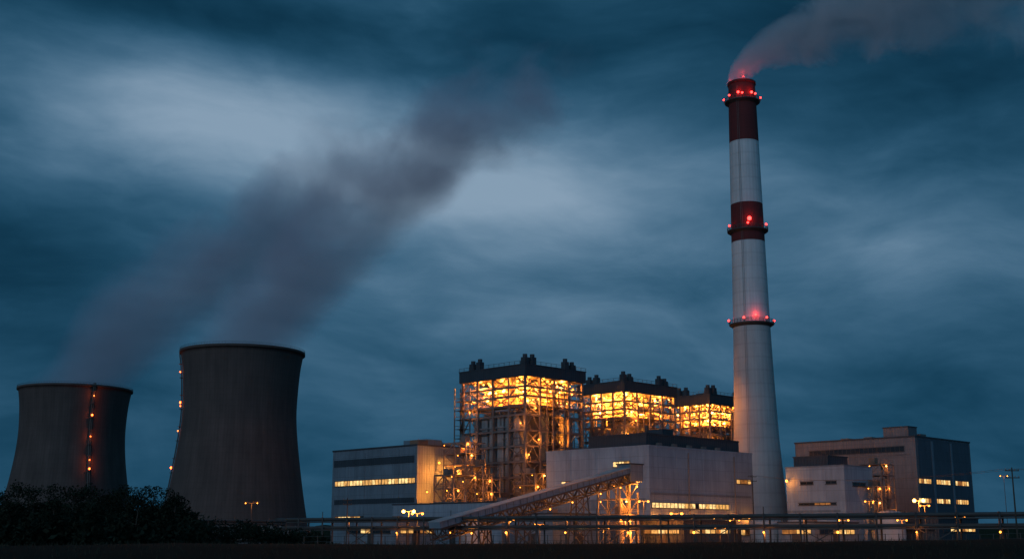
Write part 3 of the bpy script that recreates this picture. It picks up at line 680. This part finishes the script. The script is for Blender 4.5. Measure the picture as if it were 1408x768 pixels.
# ---------------- pipe rack
m=MB(); lb=MB(); A=W(385,735,275); A.z=0; Z=W(1500,735,195); Z.z=0; d=Z-A; dn=d.normalized(); sd_=Vector((-dn.y,dn.x,0)); L=d.length; zt=5.3
PR=empty('pipe_rack')
for i,(o_,r,zz) in enumerate([(-1.3,.38,zt+.55),(-.3,.22,zt+.4),(.5,.3,zt+.48),(1.3,.2,zt+.38),(-1.1,.25,zt-1.3),(.3,.32,zt-1.2),(1.2,.16,zt-1.35)]):
    m.cyl(A+sd_*o_+Vector((0,0,zz)),Z+sd_*o_+Vector((0,0,zz)),r,'steel_grey' if i%2 else 'steel_dark',8)
k=int(L/6.5)
for i in range(k+1):
    p=A+dn*(L*i/k)
    for o_ in(-1.8,1.8): m.beam(p+sd_*o_,p+sd_*o_+Vector((0,0,zt+1.0)),.15,'steel_dark')
    for zz in(zt,zt-1.7): m.beam(p-sd_*2+Vector((0,0,zz)),p+sd_*2+Vector((0,0,zz)),.14,'steel_dark')
    if i<k:
        q=A+dn*(L*(i+1)/k)
        for o_ in(-1.8,1.8):
            for zz in(zt,zt-1.7): m.beam(p+sd_*o_+Vector((0,0,zz)),q+sd_*o_+Vector((0,0,zz)),.11,'steel_dark')
        if i%3==0: m.beam(p-sd_*1.8,q-sd_*1.8+Vector((0,0,zt-1.7)),.07,'steel_dark'); m.beam(q-sd_*1.8,p-sd_*1.8+Vector((0,0,zt-1.7)),.07,'steel_dark')
    if i%5==2:
        m.beam(p-sd_*1.8+Vector((0,0,zt)),p-sd_*1.8+Vector((0,0,zt+2.2)),.07,'steel_dark')
    if i>4 and i%2==1:
        q=p-sd_*2.1+Vector((0,0,zt-2.3)); lb.ball(q,rnd.choice([.12,.17,.22]),'bulb'); m.beam(q,q+Vector((0,0,.9)),.05,'steel_dark')
        if i%4==1: plight(PR,tuple(q-Vector((0,0,.3))),350)
m.obj('pipes_and_frames',PR); lb.obj('lamps',PR)
m=MB(); A2=W(270,735,255); Z2=W(392,735,268); A2.z=Z2.z=0
for zz,r in((5.4,.3),(4.8,.2)): m.cyl(A2+Vector((0,0,zz)),Z2+Vector((0,0,zz)),r,'steel_dark',8)
for i in range(6):
    p=A2.lerp(Z2,i/5); m.beam(p,p+Vector((0,0,6.2)),.13,'steel_dark'); m.beam(p+Vector((-1,0,4.5)),p+Vector((1,0,4.5)),.1,'steel_dark')
m.obj('pipe_rack')
# ---------------- low annex buildings
def annex(name,px,py,D,pl,pr,mt,wins,lit=.8):
    B=Bld(name,px,py,D,pl,pr); B.mb.box(0,B.Lx,0,B.Ly,0,B.H,mt); B.mb.box(-.2,B.Lx+.2,-.2,B.Ly+.2,B.H,B.H+.35,'roof_dark')
    for face,L in(('L',B.Ly),('R',B.Lx)):
        if wins: B.strip(face,L*.1,L*.9,B.H*.5,B.H*.5+1.1,lit=lit,pane=2)
        B.fbox(face,L*.4,L*.4+2.4,0.05,2.9,.003,.15,'steel_dark')
    B.mb.box(1,3,1,3,B.H+.35,B.H+1.4,'steel_grey'); B.done(); return B
annex('annex_building',690,690,335,(540,698),(760,694),'clad_light',True,.5)
annex('annex_building',545,716,318,(470,718),(600,718),'clad_grey',True,.4)
annex('control_building',760,706,322,(700,709),(840,709),'clad_grey',True,.6)
annex('annex_building',940,716,300,(880,718),(1010,718),'clad_dark',True,.7)
annex('annex_building',1120,718,310,(1070,720),(1180,720),'clad_grey',True,.6)
annex('gatehouse_building',1290,712,330,(1240,714),(1345,714),'clad_dark',True,.5)
for px,D,r,h in((655,318,4,7),(1055,325,4.5,6),(1225,330,4,8)):
    c=W(px,735,D); m=MB(); m.lathe([(r,0),(r,h),(r*.6,h+.8),(.01,h+1.1)],'steel_pale',32)
    for j in range(24):
        a=6.2832*j/24; a2=6.2832*(j+1)/24; m.beam((r*math.cos(a),r*math.sin(a),h+1),(r*math.cos(a2),r*math.sin(a2),h+1),.05,'steel_dark'); m.beam((r*math.cos(a),r*math.sin(a),h),(r*math.cos(a),r*math.sin(a),h+1),.05,'steel_dark')
    m.obj('storage_tank',None,False,(c.x,D,0))
# ---------------- street lamps
def slamp(px,py,D,e=500,big=.2,mat='bulb'):
    c=W(px,py,D); h=c.z; E=empty('street_lamp',(c.x,D,0)); m=MB()
    m.cyl((0,0,0),(0,0,h+.2),.12,'steel_dark',8,.07); m.cyl((0,0,0),(0,0,.6),.2,'steel_dark',8)
    for s in(-1,1):
        m.beam((0,0,h+.2),(s*1.1,-.2,h+.45),.05,'steel_dark'); m.box(s*1.1-.35,s*1.1+.35,-.4,0,h+.4,h+.55,'steel_dark'); m.ball((s*1.1,-.2,h+.25),big,mat)
    m.obj('pole_and_heads',E); plight(E,(0,-.6,h-.2),e)
for a in [(346,693,230,150,.1),(562,704,262,4000,.36,'bulb_y'),(574,707,266,2200,.28),(930,707,255,1300,.28),(1263,689,300,4500,.44,'bulb_y'),(1271,696,305,2000,.25),(1380,655,380,150,.15),(1195,690,330,700,.2),
          (700,716,290,1500,.22),(742,722,285,1200,.2),(860,716,290,3500,.36),(885,690,300,1600,.26),(1010,716,290,1100,.2),(1105,712,300,800,.18),(1320,712,300,900,.2),(480,716,300,700,.15),(640,712,300,1600,.22),(830,728,270,900,.18),(990,728,270,900,.18),
          (1160,716,295,800,.2),(1240,716,295,900,.2),(780,714,300,1200,.2)]:
    slamp(*a)
def pole(px,py,D):
    c=W(px,py,D); m=MB(); h=c.z; m.cyl((0,0,0),(0,0,h),.16,'bark',8,.1)
    for z_ in(h-.5,h-1.6): m.beam((-1.1,0,z_),(1.1,0,z_),.07,'bark'); [m.cyl((q,0,z_),(q,0,z_+.3),.06,'steel_grey',6) for q in(-1,-.4,.4,1)]
    m.obj('utility_pole',None,False,(c.x,D,0)); return Vector((c.x,D,h-.2))
pp=[pole(1391,642,190),pole(1034,652,300),pole(478,684,300)]
m=MB()
for (a,b_) in((pp[0],pp[1]),(pp[0],pp[0]+Vector((60,-40,-1)))):
    for o_ in(-1,1):
        prev=None
        for i in range(17):
            t=i/16; q=a.lerp(b_,t)+Vector((o_,0,-5*t*(1-t)*1.2))
            if prev: m.beam(prev,q,.02,'steel_dark')
            prev=q
m.obj('power_lines')
m=MB()
for i in range(110):
    x_=-20+i*1.3; y_=118; z_=gh(x_,y_); m.beam((x_,y_,z_-.2),(x_,y_,z_+1.35),.035,'steel_dark')
    x2_=x_+1.3; z2=gh(x2_,y_)
    for h in(.3,.8,1.3): m.beam((x_,y_,z_+h),(x2_,y_,z2+h),.015,'steel_dark')
m.obj('wire_fence')
